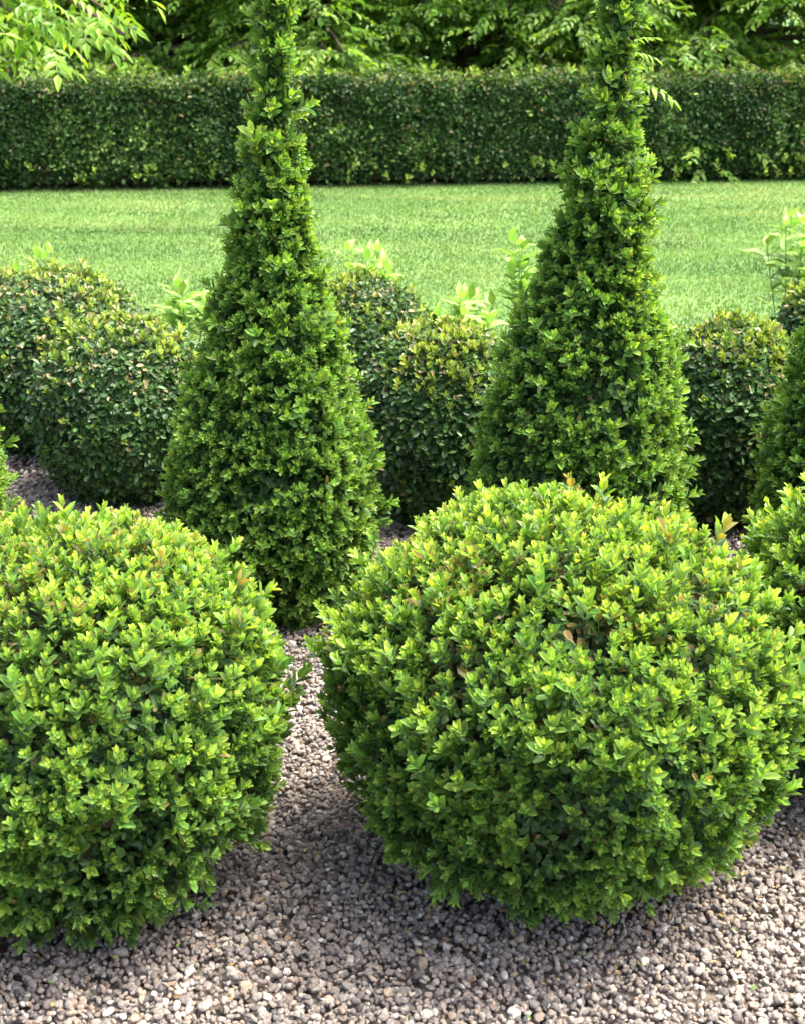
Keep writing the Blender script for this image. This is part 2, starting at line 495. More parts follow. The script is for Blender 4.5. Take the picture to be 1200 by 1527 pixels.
def ball_bush(name, b, label, group, young=(KIT_YOUNG, 4600), old=(KIT_OLD, 3600), core=0.80, rough=0.05, clump=0.045,
              seed=1, singles=300, part='shoot', upk=1.15, scale=1.0, brown_top=0.20, sq=2.02, cat='box bush'):
    x, y, z, rad, hh = b
    root = thing(name, label, cat, (x, y, 0), group)
    dirs = sphere_dirs(young[1])
    def surface(dr, extra):
        e = (np.abs(dr[:, 0:2] ** 2).sum(1) ** (sq / 2) + np.abs(dr[:, 2]) ** sq) ** (-1 / sq)
        low = fbm(dr, 1.6, seed) * rough * 2 + fbm(dr, 5.0, seed + 7) * clump * 2
        rr = e * (1 + low) + extra
        P = dr * rr[:, None] * np.array([rad, rad, hh]) + np.array([0, 0, z])
        Nn = dr / np.array([rad, rad, hh]); Nn /= np.linalg.norm(Nn, axis=1, keepdims=True)
        return P, Nn
    P, Nn = surface(dirs, rng.normal(-0.045, 0.038, len(dirs)) if young[1] > 3000 else rng.normal(-0.03, 0.02, len(dirs)))
    keep = P[:, 2] > 0.012
    if young[1] < 3000:
        keep &= rng.random(len(P)) < np.clip(-0.55 + 1.25 * Nn[:, 2] + 1.2 * fbm(P, 6, seed + 13), 0.03, 1)
    P, Nn = P[keep], Nn[keep]
    if young[1] > 3000:                                  # thin patches, closed up towards the sunny top
        g = fbm(P, 7.5, seed + 31) + 0.5 * fbm(P, 17, seed + 37)
        kp = rng.random(len(P)) < np.clip(0.88 + 1.5 * g + 0.35 * np.clip(Nn[:, 2], -.5, 1), 0.10, 1)
        P, Nn = P[kp], Nn[kp]
    n = len(P)
    D = Nn + np.array([0, 0, upk]) * np.clip(1.1 + Nn[:, 2:3], 0.35, 1) + rng.normal(0, 0.24, (n, 3))
    rot = frames(D, rng.uniform(0, 6.28, n))
    scl = rng.uniform(0.55, 1.3, n) * scale
    scl *= 1 + 0.25 * np.clip(fbm(P, 9, seed + 3), -1, 1)
    stray = (rng.random(n) < .08) * rng.uniform(.3, 1, n) * (P[:, 2] > .28)
    P = P + Nn * (stray * (.035 if young[1] > 3000 else .012))[:, None]; scl *= 1 + .35 * stray
    W = P + np.array([x, y, 0])
    idx = pick(W, Nn, singles, own=b) if singles else np.array([], int)
    rest = np.setdiff1d(np.arange(n), idx)
    top = np.clip((Nn[:, 2] - 0.45) / 0.5, 0, 1)
    br = top * brown_top * np.clip(0.5 + 2.5 * fbm(P, 6, seed + 5), 0, 2) + 0.01
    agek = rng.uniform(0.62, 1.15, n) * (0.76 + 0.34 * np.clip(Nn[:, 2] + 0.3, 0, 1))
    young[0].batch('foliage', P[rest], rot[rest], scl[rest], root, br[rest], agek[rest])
    if len(idx):
        young[0].singles(part, P[idx], rot[idx], scl[idx], root)
    d2 = sphere_dirs(old[1])
    P2, N2 = surface(d2, rng.uniform(-0.17, -0.075, len(d2)) if young[1] > 3000 else rng.uniform(-0.09, 0.0, len(d2)))
    k2 = P2[:, 2] > 0.01
    P2, N2 = P2[k2], N2[k2]
    top2 = np.clip((N2[:, 2] - 0.3) / 0.6, 0, 1)
    old[0].batch('inner_foliage' if young[1] > 3000 else 'mature_foliage', P2, frames(N2 + np.array([0, 0, .25]) + rng.normal(0, .35, (len(P2), 3)), rng.uniform(0, 6.28, len(P2))),
                 rng.uniform(0.8, 1.2, len(P2)) * scale, root, top2 * brown_top * 1.6 + 0.015)
    def surf(u, v, k):
        th = math.pi * v; ph = 2 * math.pi * u
        dv = np.array([[math.sin(th) * math.cos(ph), math.sin(th) * math.sin(ph), math.cos(th)]])
        e = ((dv[0, 0] ** 2 + dv[0, 1] ** 2) ** (sq / 2) + abs(dv[0, 2]) ** sq) ** (-1 / sq)
        p = dv[0] * e * k * np.array([rad, rad, hh]) + np.array([0, 0, z])
        return (p[0], p[1], max(p[2], 0.03))
    lump_core('twig_core', surf, M_CORE, root, core)  # solid lump in place of inner branches, added to stop light passing through
    trunk_part(root, z, 0.02, seed)
    return root


# cone radii by height
ZS = np.array([0.0, 0.06, 0.14, 0.24, 0.40, 0.57, 0.756, 0.86, 0.936, 1.11, 1.278, 1.441, 1.53, 1.60, 1.66])


def cone_bush(x, y, prof, label, lean=0.05, yaw=15, seed=1, n=7000, singles=300, htop=1.66, zoff=0.0, blockers=BLOCK):
    root = thing('box_cone', label, 'box topiary', (x, y, 0), 'cone shaped box bushes')
    prof = np.array(prof) - 0.022
    prof = np.maximum(prof, 0.006)
    def sample(cnt, inset):
        # height drawn by surface area
        zz = np.linspace(0, htop, 400); rr = np.interp(zz, ZS, prof) + 0.03
        cdf = np.cumsum(rr); cdf /= cdf[-1]
        z = np.interp(rng.random(cnt), cdf, zz)
        ph = rng.uniform(0, 2 * math.pi, cnt)
        r0 = np.interp(z, ZS, prof)
        p = 3.2; a = ph + R(yaw)
        sqr = (np.abs(np.cos(a)) ** p + np.abs(np.sin(a)) ** p) ** (-1 / p)
        k = 0.93 * (1 + (sqr - 1) * np.clip((1.3 - z) / 0.6, 0, 1))
        dz = 0.01
        slope = (np.interp(z + dz, ZS, prof) - np.interp(z - dz, ZS, prof)) / (2 * dz)
        # outward direction of the squarish section
        h = 0.02
        def rad_(q):
            aa = q + R(yaw); return (np.abs(np.cos(aa)) ** p + np.abs(np.sin(aa)) ** p) ** (-1 / p)
        dr = (rad_(ph + h) - rad_(ph - h)) / (2 * h)
        ex = np.stack([np.cos(ph), np.sin(ph)], 1); et = np.stack([-np.sin(ph), np.cos(ph)], 1)
        n2 = ex * rad_(ph)[:, None] - et * dr[:, None]
        n2 /= np.linalg.norm(n2, axis=1, keepdims=True)
        Nn = np.column_stack([n2, -slope]); Nn /= np.linalg.norm(Nn, axis=1, keepdims=True)
        Q = np.column_stack([np.cos(ph) * r0 * k, np.sin(ph) * r0 * k, z])
        lowf = fbm(Q, 4.5, seed) * 0.018 + fbm(Q, 17, seed + 4) * 0.030
        rr = r0 * k + lowf + inset
        rr = np.maximum(rr, 0.003)
        P = np.column_stack([np.cos(ph) * rr + lean * z / 1.6, np.sin(ph) * rr, z + zoff])
        return P, Nn, z
    P, Nn, zz = sample(n, rng.normal(-0.006, 0.008, n))
    g = fbm(P, 8, seed + 31) + 0.5 * fbm(P, 19, seed + 37)
    keep = (P[:, 2] > 0.01) & (rng.random(len(P)) < np.clip(0.88 + 1.1 * g, 0.2, 1) * (1 - 0.5 * np.clip((P[:, 2] - .95) / .35, 0, 1)))
    P, Nn, zz = P[keep], Nn[keep], zz[keep]; m = len(P)
    D = Nn + np.array([0, 0, 0.55]) + rng.normal(0, 0.26, (m, 3))
    rot = frames(D, rng.uniform(0, 6.28, m)); scl = rng.uniform(0.75, 1.25, m)
    scl *= (1 + 0.4 * np.clip(fbm(P, 14, seed + 9), -1, 1)) * 0.85
    scl *= 1 + 0.30 * np.clip((P[:, 2] - .85) / .5, 0, 1)
    stray = (rng.random(m) < .06) * rng.uniform(.3, .8, m)
    P = P + Nn * (stray * .035)[:, None]; scl *= 1 + .45 * stray
    idx = pick(P + np.array([x, y, 0]), Nn, singles, blockers=blockers) if singles else np.array([], int)
    rest = np.setdiff1d(np.arange(m), idx)
    agek = rng.uniform(0.6, 1.1, m)
    KIT_CYOUNG.batch('foliage', P[rest], rot[rest], scl[rest], root, np.full(len(rest), 0.012), agek[rest])
    KIT_CYOUNG.singles('shoot', P[idx], rot[idx], scl[idx], root)
    P2, N2, z2 = sample(int(n * 0.9), rng.uniform(-0.055, -0.015, int(n * 0.9)))
    k2 = P2[:, 2] > 0.01
    k2 &= rng.random(len(P2)) > 0.45 * np.clip((P2[:, 2] - 1.1) / .3, 0, 1)
    P2, N2 = P2[k2], N2[k2]
    KIT_COLD.batch('inner_foliage', P2, frames(N2 + np.array([0, 0, .2]) + rng.normal(0, .35, (len(P2), 3)), rng.uniform(0, 6.28, len(P2))),
                   rng.uniform(0.8, 1.2, len(P2)), root, np.full(len(P2), 0.02))
    def surf(u, v, k):
        z = 0.04 + (htop - 0.30) * (1 - v); ph = 2 * math.pi * u
        p = 3.2; a = ph + R(yaw)
        sqr = (abs(math.cos(a)) ** p + abs(math.sin(a)) ** p) ** (-1 / p)
        rr = max(np.interp(z, ZS, prof) * sqr * 0.93 * k - 0.02, 0.004)
        return (math.cos(ph) * rr + lean * z / 1.6, math.sin(ph) * rr, z)
    lump_core('twig_core', surf, M_CORE, root, 0.86, 28, 30)  # solid filler added inside the cone so light does not pass
    t = Tubes()
    t.add([(0, 0, -0.03), (lean * .5, 0, 0.8), (lean, 0, htop - 0.02)], [0.022, 0.012, 0.003], 8)
    t.obj('trunk', M_BARK, root)
    return root


# ------------------------------------------------------------------ ground
def sheet(name, x0, x1, y0, y1, z, mat, nx=2, ny=2, wob=0.0, edge=0.0):
    xs = np.linspace(x0, x1, nx); ys = np.linspace(y0, y1, ny)
    V = [(a, b + (edge * math.sin(a * 1.7 + 1) if j in (0,) else 0), z + wob * noise.noise(Vector((a * .7, b * .7, 0)))) for j, b in enumerate(ys) for a in xs]
    F = [(j * nx + i, j * nx + i + 1, (j + 1) * nx + i + 1, (j + 1) * nx + i) for j in range(ny - 1) for i in range(nx - 1)]
    me = np_mesh(name, np.array(V), np.array(F), mat, smooth=True)
    return tag(link(bpy.data.objects.new(name, me)), kind='structure')


M_FIELD = rough_mat('field_grass', (0.05, 0.11, 0.025), (0.09, 0.17, 0.04), 0.4, 0.95, 0.2)
sheet('ground', -450, 450, -450, 450, -0.06, M_FIELD)
sheet('woodland_floor', -14, 14, 12.3, 24, -0.012, M_SOIL, 20, 12, 0.01)
bed = sheet('gravel_bed', -9, 9, -4, 6.85, -0.014, M_BED, 60, 40, 0.003)
sheet('lawn', -12, 12, 6.75, 14.6, -0.004, M_LAWN, 60, 30, 0.003, 0.05)

# pebbles
def stone_mesh(k):
    import bmesh
    bm = bmesh.new()
    bmesh.ops.create_icosphere(bm, subdivisions=2, radius=1.0)
    off = Vector((k * 5.3, k * 2.1, 0))
    st = Vector((random.uniform(.85, 1.3), random.uniform(.75, 1.0), random.uniform(.5, .78)))
    for v in bm.verts:
        d = v.co.normalized()
        r = 1 + 0.30 * noise.noise(d * 1.1 + off) + 0.16 * noise.noise(d * 2.6 + off)
        q = d * r
        for a in ((1, .3, .2), (-.4, 1, .3), (.2, -.6, 1), (-.8, -.5, -.4)):   # knocked-off faces
            nn = (Vector(a) + Vector((math.sin(k), math.cos(k * 2), math.sin(k * 3))) * .5).normalized()
            ex = q.dot(nn) - 0.66
            if ex > 0: q -= nn * ex * 0.85
        v.co = Vector((q.x * st.x, q.y * st.y, q.z * st.z))
    me = bpy.data.meshes.new('pebble'); bm.to_mesh(me); bm.free()
    for p in me.polygons: p.use_smooth = True
    me.materials.append(M_STONE)
    return me


stones = [stone_mesh(k) for k in range(10)]
pool = bpy.data.collections.new('pebble_kinds')
for k, me in enumerate(stones):
    pool.objects.link(bpy.data.objects.new('pebble_kind', me))


def gravel_points():
    n1 = 185000
    x = rng.uniform(-1.9, 1.9, n1); y = 1.35 + rng.random(n1) ** 1.25 * 3.2
    n2 = 60000
    x2 = rng.uniform(-3.4, 3.4, n2); y2 = rng.uniform(4.4, 6.76, n2)
    X = np.concatenate([x, x2]); Y = np.concatenate([y, y2])
    s = np.concatenate([rng.lognormal(math.log(0.0058), 0.28, n1), rng.lognormal(math.log(0.0080), 0.25, n2)])
    s = np.clip(s, 0.0035, 0.0125)
    Z = rng.uniform(0.0, 0.017, len(X)) + 0.004 * np.sin(X * 5.1) * np.sin(Y * 4.3 + 1)
    return np.column_stack([X, Y, Z]), s


GP, GS = gravel_points()
# the pebbles that show largest are parts of the bed, one by one
vis, dep = in_view(GP, -4)
near = vis & (GP[:, 1] < 2.15) & (GP[:, 2] > 0.010)
for b in BLOCK[:2]:
    near &= ((GP[:, 0] - b[0]) ** 2 + (GP[:, 1] - b[1]) ** 2) > (b[3] * 0.72) ** 2
big = np.argsort(-np.where(near, GS / dep, 0))[:300]
for i in big:
    o = bpy.data.objects.new('pebble', stones[int(rng.integers(0, 10))])
    link(o, bed)
    o.location = GP[i] + np.array([0, 0, 0.003]); o.scale = (GS[i],) * 3
    o.rotation_euler = (rng.normal(0, .5), rng.normal(0, .5), rng.uniform(0, 6.28))
keep = np.setdiff1d(np.arange(len(GP)), big)
GP, GS = GP[keep], GS[keep]
gm = bpy.data.meshes.new('gravel')
gm.vertices.add(len(GP)); gm.vertices.foreach_set('co', GP.astype(np.float32).ravel())
a = gm.attributes.new('turn', 'FLOAT_VECTOR', 'POINT')
a.data.foreach_set('vector', np.column_stack([rng.normal(0, .6, len(GP)), rng.normal(0, .6, len(GP)), rng.uniform(0, 6.28, len(GP))]).astype(np.float32).ravel())
a = gm.attributes.new('size', 'FLOAT', 'POINT'); a.data.foreach_set('value', GS.astype(np.float32))
a = gm.attributes.new('which', 'INT', 'POINT'); a.data.foreach_set('value', rng.integers(0, 10, len(GP)).astype(np.int32))
gravel = tag(link(bpy.data.objects.new('gravel', gm)), 'grey and tan pebble gravel spread round the clipped bushes', 'gravel', kind='stuff')
ng = bpy.data.node_groups.new('gravel_nodes', 'GeometryNodeTree')
ng.interface.new_socket('Geometry', in_out='INPUT', socket_type='NodeSocketGeometry')
ng.interface.new_socket('Geometry', in_out='OUTPUT', socket_type='NodeSocketGeometry')
gi = ng.nodes.new('NodeGroupInput'); go = ng.nodes.new('NodeGroupOutput')
ip = ng.nodes.new('GeometryNodeInstanceOnPoints')
ci = ng.nodes.new('GeometryNodeCollectionInfo'); ci.inputs[0].default_value = pool
ci.inputs[1].default_value = True; ci.inputs[2].default_value = True
def named(n, t):
    q = ng.nodes.new('GeometryNodeInputNamedAttribute'); q.data_type = t; q.inputs[0].default_value = n; return q.outputs[0]
ng.links.new(gi.outputs[0], ip.inputs['Points']); ng.links.new(ci.outputs[0], ip.inputs['Instance'])
ip.inputs['Pick Instance'].default_value = True
ng.links.new(named('which', 'INT'), ip.inputs['Instance Index'])
ng.links.new(named('turn', 'FLOAT_VECTOR'), ip.inputs['Rotation'])
ng.links.new(named('size', 'FLOAT'), ip.inputs['Scale'])
ng.links.new(ip.outputs[0], go.inputs[0])
gmod = gravel.modifiers.new('gravel', 'NODES'); gmod.node_group = ng

# ------------------------------------------------------------------ grass
def grass():
    n = 210000
    Y = 6.72 + (13.6 - 6.72) * rng.random(n) ** 0.9
    X = rng.uniform(-1, 1, n) * (2.6 + (Y - 7.3) * 0.55)
    h = rng.uniform(0.009, 0.025, n)
    # taller fringe at the foot of the hedge
    az = rng.uniform(0, 6.28, n); lean = rng.uniform(0.1, 0.9, n) * h
    wv = rng.uniform(0.0022, 0.0045, n) * (0.8 + 0.05 * Y)
    b = np.column_stack([X, Y, np.full(n, -0.004)])
    s = np.column_stack([np.cos(az), np.sin(az), np.zeros(n)]) * wv[:, None]
    tip = b + np.column_stack([np.cos(az + 1.3) * lean, np.sin(az + 1.3) * lean, h])
    V = np.stack([b - s, b + s, tip], 1).reshape(-1, 3)
    F = np.arange(3 * n).reshape(-1, 3)
    patch = np.array([noise.noise(Vector((px * 0.5, py * 1.3, 3))) + 0.6 * noise.noise(Vector((px * 1.9, py * 3.2, 8))) for px, py in zip(X, Y)])
    stripe = np.sin((Y + .12 * X) * 2 * math.pi / 0.95 + .5 * np.sin(X * .8)) * 0.13
    age = np.clip(0.48 + stripe + patch * 0.75 + rng.normal(0, 0.16, n), 0, 1)
    worn = np.array([noise.noise(Vector((px * 0.8 + 4, py * 1.9, 13))) for px, py in zip(X, Y)])
    pale = np.clip((worn - .12) * 2.2, 0, .8) * (0.35 + .65 * np.clip((Y - 9.5) / 3, 0, 1))
    T = np.zeros((n, 3, 3)); T[:, :, 0] = age[:, None]; T[:, :, 1] = rng.random((n, 1)); T[:, :, 2] = np.where(rng.random(n) < 0.05 + pale * .7, 0.6, 0)[:, None]
    me = np_mesh('grass', V, F, M_GRASS, T.reshape(-1, 3))
    tag(link(bpy.data.objects.new('grass', me)), 'short mown bright green grass between the hedge and clipped bushes', 'grass', kind='stuff')


grass()

# ------------------------------------------------------------------ hedge
def hedge():
    ang = math.atan2(13.58 - 12.74, 3.81 + 3.58)
    root = thing('box_hedge', 'long low dark green box hedge clipped flat along the far side of the lawn', 'hedge', (0.1, 13.16, 0))
    root.rotation_euler = (0, 0, ang)
    L, H, D = 7.0, 0.93, 0.8
    n = 17000
    nf = int(n * .70); ntp = n - nf
    Pf = np.column_stack([rng.uniform(-L, L, nf), np.full(nf, 0.0), rng.uniform(0.03, H, nf)])
    Pt = np.column_stack([rng.uniform(-L, L, ntp), rng.uniform(0, D, ntp), np.full(ntp, H)])
    P = np.concatenate([Pf, Pt]); Nn = np.concatenate([np.tile([0, -1.0, 0], (nf, 1)), np.tile([0, 0, 1.0], (ntp, 1))])
    d = fbm(P, 1.1, 4) * 0.06 + fbm(P, 2.6, 5) * 0.06 + fbm(P, 7, 9) * 0.08 + rng.normal(-0.02, 0.02, n)
    P = P + Nn * d[:, None]
    P[:nf, 1] += 0.10 * np.clip(0.14 - P[:nf, 2], 0, 1) / 0.14      # undercut foot
    hole = fbm(P * np.array([1, 1, .6]), 3.0, 31)
    kp = ~((P[:, 2] < .16 + .20 * np.clip(hole, 0, 1)) & (hole > -.05) & (rng.random(n) < .85))
    kp[nf:] = True
    nf = int(kp[:nf].sum()); P, Nn = P[kp], Nn[kp]; n = len(P); ntp = n - nf
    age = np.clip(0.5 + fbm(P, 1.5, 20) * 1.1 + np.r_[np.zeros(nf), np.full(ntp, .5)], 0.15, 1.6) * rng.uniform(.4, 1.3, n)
    KIT_HEDGE.batch('foliage', P, frames(Nn + np.array([0, 0, .3]) + rng.normal(0, .4, (n, 3)), rng.uniform(0, 6.28, n)),
                    rng.uniform(.6, 1.35, n), root, np.r_[np.full(nf, .05), np.full(ntp, .25)], age)
    m3 = 6500
    Qi = np.column_stack([rng.uniform(-L, L, m3), rng.uniform(.03, .07, m3), rng.uniform(.10, H - .05, m3)])
    KIT_HEDGE.batch('inner_foliage', Qi, frames(np.array([0, -1.0, .3]) + rng.normal(0, .5, (m3, 3)), rng.uniform(0, 6.28, m3)), rng.uniform(.8, 1.3, m3), root, np.full(m3, .05), np.full(m3, .3))
    m2 = 260
    sx = rng.uniform(-L, L, m2); up_ = rng.random(m2) < .6
    Q = np.column_stack([sx, np.where(up_, rng.uniform(-.02, .3, m2), rng.uniform(-.16, -.02, m2)), np.where(up_, H + rng.uniform(.0, .05, m2), rng.uniform(.02, .22, m2))])
    KIT_HSHOOT.batch('stray_shoots', Q, frames(np.array([0, -.2, 1.0]) + rng.normal(0, .35, (m2, 3)), rng.uniform(0, 6.28, m2)), rng.uniform(.7, 1.5, m2), root)
    t = Tubes(); t.add([(0, .25, -.02), (.05, .22, .5)], [.02, .012], 5)
    st0 = t.obj('stem', M_BARK, root)
    for k in range(60):
        st = st0.copy() if k else st0
        if k: link(st, root)
        st.location = (-L + (k + .5) * 2 * L / 60 + random.uniform(-.05, .05), 0, 0)
        st.rotation_euler = (0, random.uniform(-.2, .2), 0)
    V = np.array([(sx * L, yy, zz) for sx in (-1, 1) for (yy, zz) in ((.10, .05), (.07, .2), (.06, H - .08), (D - .1, H - .08), (D - .1, .05))])
    F = np.array([(i, (i + 1) % 5, 5 + (i + 1) % 5, 5 + i) for i in range(5)])
    link(bpy.data.objects.new('twig_core', np_mesh('twig_core', V, F, M_CORE)), root)  # closed box added inside the hedge as a light block


hedge()


# ------------------------------------------------------------------ trees beyond the hedge
def tree(x, y, h, label, seed, spread=2.1, limbs=72, sprays=48, agemul=1.0, low=0.55):
    rr = random.Random(seed)
    root = thing('hornbeam_tree', label, 'tree', (x, y, -0.02), 'leafy trees beyond the hedge')
    t = Tubes()
    bend = [(0, 0, 0), (rr.uniform(-.1, .1), rr.uniform(-.1, .1), h * .35), (rr.uniform(-.2, .2), rr.uniform(-.2, .2), h * .7), (rr.uniform(-.2, .2), 0, h)]
    t.add(bend, [.13, .10, .06, .02], 10)
    t.obj('trunk', M_BARK, root)
    lt = Tubes(); P, D = [], []
    for k in range(limbs):
        f = (k + rr.random()) / limbs
        z0 = low + (h - low - .2) * f ** 1.9
        az = k * 2.399 + rr.uniform(-.4, .4)
        if f < 0.6 and rr.random() < 0.6: az = -math.pi / 2 + rr.uniform(-1.2, 1.2)
        ln = spread * (1 - f * .55) * rr.uniform(.75, 1.15)
        rise = rr.uniform(.0, .35) + f * .4
        pts = []
        for q in range(6):
            s = q / 5
            pts.append(Vector((math.cos(az + .2 * s * math.sin(k)) * ln * s, math.sin(az + .2 * s * math.sin(k)) * ln * s, z0 + ln * (rise * s - .38 * s * s))))
        lt.add(pts, [.035 * (1 - q / 6.5) + .003 for q in range(6)], 5)
        for q in range(sprays):
            s = rr.uniform(.22, 1.0)
            i0 = min(int(s * 5), 4); c = pts[i0].lerp(pts[i0 + 1], s * 5 - i0)
            side = rr.choice((-1, 1)); a2 = az + side * rr.uniform(.3, 1.3)
            off = rr.uniform(0, .42) * (1.1 - s * .5)
            c = c + Vector((math.cos(a2) * off, math.sin(a2) * off, rr.uniform(-.10, .05)))
            P.append(c); D.append((math.cos(a2) + rr.uniform(-.2, .2), math.sin(a2) + rr.uniform(-.2, .2), rr.uniform(-.45, .15)))
    lt.obj('limbs', M_BARK, root)
    P = np.array([tuple(p) for p in P]); D = np.array(D); n = len(P)
    up = np.tile([0, 0, 1.0], (n, 1)) + rng.normal(0, .25, (n, 3))
    rot = frames(D, None, up); scl = rng.uniform(.75, 1.2, n)
    Wp = P + np.array([x, y, 0]); v, dep = in_view(Wp, 20)
    v &= Wp[:, 2] > 0.80
    order = np.argsort(np.where(v, dep, 1e9))[:140]
    order = order[v[order]]
    rest = np.setdiff1d(np.arange(n), order)
    agek = rng.uniform(.4, 1.4, n) * agemul
    KIT_SPRAY.batch('foliage', P[rest], rot[rest], scl[rest], root, None, agek[rest])
    KIT_SPRAY.singles('leaf_spray', P[order], rot[order], scl[order], root)


TREES = [(-6.4, 15.9, 4.6, 'leafy tree outside the left edge of the view beyond the hedge', 1.0),
         (-4.1, 15.6, 4.4, 'bright green tree behind the far left end of the dark hedge', 1.1),
         (-2.5, 16.1, 4.8, 'green tree beyond the hedge, just left of the left cone tip', 0.9),
         (-0.9, 15.7, 4.2, 'darker tree beyond the hedge, just right of the left cone tip', 0.8),
         (0.7, 16.0, 4.7, 'pale green tree beyond the hedge midway between the two cone tips', 1.0),
         (2.2, 15.6, 4.5, 'tree beyond the hedge directly behind the right cone tip', 0.9),
         (3.7, 15.9, 4.6, 'tree with layered branches beyond the hedge at the right edge of the view', 1.1),
         (5.6, 15.8, 4.4, 'leafy tree outside the right edge of the view beyond the hedge', 1.0)]
for i, (tx, ty, th, lb, am) in enumerate(TREES):
    tree(tx, ty, th, lb, 40 + i, agemul=am)


def woodland():
    n = 7000
    X = rng.uniform(-13, 13, n); Z = rng.random(n) ** 1.5 * 5.5; Yy = 17.6 + rng.random(n) * 2.2 + 0.4 * np.sin(X * 1.3)
    P = np.column_stack([X, Yy, Z])
    KIT_WOOD.batch('woodland', P, frames(np.column_stack([rng.normal(0, 1, n), rng.normal(-.8, .5, n), rng.normal(-.2, .4, n)]), None, np.tile([0, 0, 1.0], (n, 1))),
                   rng.uniform(.8, 1.4, n))
    o = bpy.data.objects['woodland']
    tag(o, 'dark leafy woodland closing the view behind the trees', 'woodland')


woodland()


# ------------------------------------------------------------------ overhanging tree at the left
def overhang():
    root = thing('ash_tree', 'bright green ash branches hanging in at the upper left in front of the hedge', 'tree', (-4.3, 8.6, 0))
    t = Tubes(); t.add([(0, 0, -.02), (.1, 0, 1.4), (.15, -.1, 2.6), (.1, 0, 4.2)], [.12, .1, .07, .03], 10); t.obj('trunk', M_BARK, root)
    lt = Tubes(); P, D = [], []; rr = random.Random(9)
    branches = []
    for k in range(22):                                   # rest of the crown
        a = k * 2.4; z0 = 2.2 + k * .09
        branches.append(([(0.1, 0, z0), (math.cos(a) * .7, math.sin(a) * .7, z0 + .4), (math.cos(a) * 1.5, math.sin(a) * 1.5, z0 + .25)], 16, .2))
    # the limbs that reach into view
    for (ex, ey, ez, mid, cnt, sp) in ((2.45, -.6, 1.62, 2.15, 60, .26), (2.15, -.3, 1.52, 2.0, 60, .26), (2.62, -.2, 1.56, 2.0, 34, .17), (2.75, -.3, 1.42, 1.9, 8, .05), (1.95, -.3, 1.40, 1.9, 30, .16), (1.9, -.5, 1.36, 1.9, 30, .2), (2.2, .2, 1.5, 2.1, 26, .22), (1.85, -.2, 1.08, 1.7, 9, .08)):
        branches.append(([(.12, -.05, 1.9), (ex * .5, ey * .5, mid), (ex * .8, ey * .8, (mid + ez) / 2 + .1), (ex, ey, ez)], cnt, sp))
    for pts, cnt, sp in branches:
        pts = [Vector(p) for p in pts]
        lt.add(pts, [.03 * (1 - i / (len(pts))) + .004 for i in range(len(pts))], 6)
        for q in range(cnt):
            s = rr.uniform(.55, 1.0) * (len(pts) - 1); i0 = min(int(s), len(pts) - 2)
            c = pts[i0].lerp(pts[i0 + 1], s - i0)
            c = c + Vector((rr.gauss(0, sp), rr.gauss(0, sp), rr.gauss(0, sp * .7)))
            P.append(tuple(c)); a = rr.uniform(0, 6.28)
            D.append((math.cos(a) + .3, math.sin(a) * .8, rr.uniform(-.6, .1)))
    lt.obj('limbs', M_BARK, root)
    P = np.array(P); D = np.array(D); n = len(P)
    rot = frames(D, None, np.tile([0, -.2, 1.0], (n, 1)) + rng.normal(0, .2, (n, 3))); scl = rng.uniform(.75, 1.1, n)
    v, dep = in_view(P + np.array([-4.3, 8.6, 0]), 30)
    idx = np.where(v)[0][:300]; rest = np.setdiff1d(np.arange(n), idx)
    KIT_PINN.batch('foliage', P[rest], rot[rest], scl[rest], root)
    KIT_PINN.singles('compound_leaf', P[idx], rot[idx], scl[idx], root)


overhang()

# ------------------------------------------------------------------ clipped bushes behind
GB = 'clipped round box bushes in the back rows'
def back_ball(b, label, seed, n=5200):
    ball_bush('box_ball', b, label, GB, young=(KIT_CLIPY, 2800), old=(KIT_CLIP, n), core=0.86, rough=0.015, clump=0.013, seed=seed,
              singles=0, brown_top=0.10, sq=2.15, upk=.7)


back_ball((-1.33, 5.22, .295, .39, .35), 'large dark round bush at the left, behind its smaller neighbour', 21, 6500)
back_ball((-0.93, 4.60, .285, .31, .31), 'smaller dark round bush just left of the left cone', 22)
back_ball((0.13, 4.36, .305, .265, .325), 'dark round bush standing between the two cones', 23)
back_ball((-0.17, 5.35, .295, .29, .30), 'round bush with browned top, half hidden behind the left cone', 24)
back_ball((1.04, 4.34, .315, .255, .33), 'dark round bush between the right cone and the right edge', 25)
back_ball((1.68, 5.2, .31, .285, .335), 'round bush barely showing at the right edge, farthest back', 26)

# ------------------------------------------------------------------ cones
LEFT = [.17, .215, .258, .285, .268, .232, .180, .145, .108, .090, .066, .042, .034, .026, .004]
RIGHT = [.22, .255, .29, .300, .285, .256, .210, .168, .134, .100, .068, .036, .028, .018, .004]
cone_bush(-0.362, CONE_Y, LEFT, 'tall box cone left of centre with bare gravel at its foot', .05, 15, 31)
cone_bush(0.455, CONE_Y, RIGHT, 'tall box cone right of centre rising behind the front right ball', .075, 15, 32)
cone_bush(1.275, CONE_Y + .05, RIGHT, 'box cone cut off by the right edge of the view', .03, 10, 33)
cone_bush(-1.415, CONE_Y + .05, RIGHT, 'box cone whose right flank just shows at the left edge', .03, 12, 34)

# ------------------------------------------------------------------ front balls
GF = 'large box balls with bright new growth in the front row'
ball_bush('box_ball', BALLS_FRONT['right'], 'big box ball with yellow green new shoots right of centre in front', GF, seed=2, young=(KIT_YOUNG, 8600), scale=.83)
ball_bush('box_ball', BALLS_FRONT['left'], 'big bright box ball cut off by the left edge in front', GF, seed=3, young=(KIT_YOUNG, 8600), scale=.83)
ball_bush('box_ball', BALLS_FRONT['edge'], 'box ball at the right edge, partly hidden by its front neighbour', GF, seed=4)


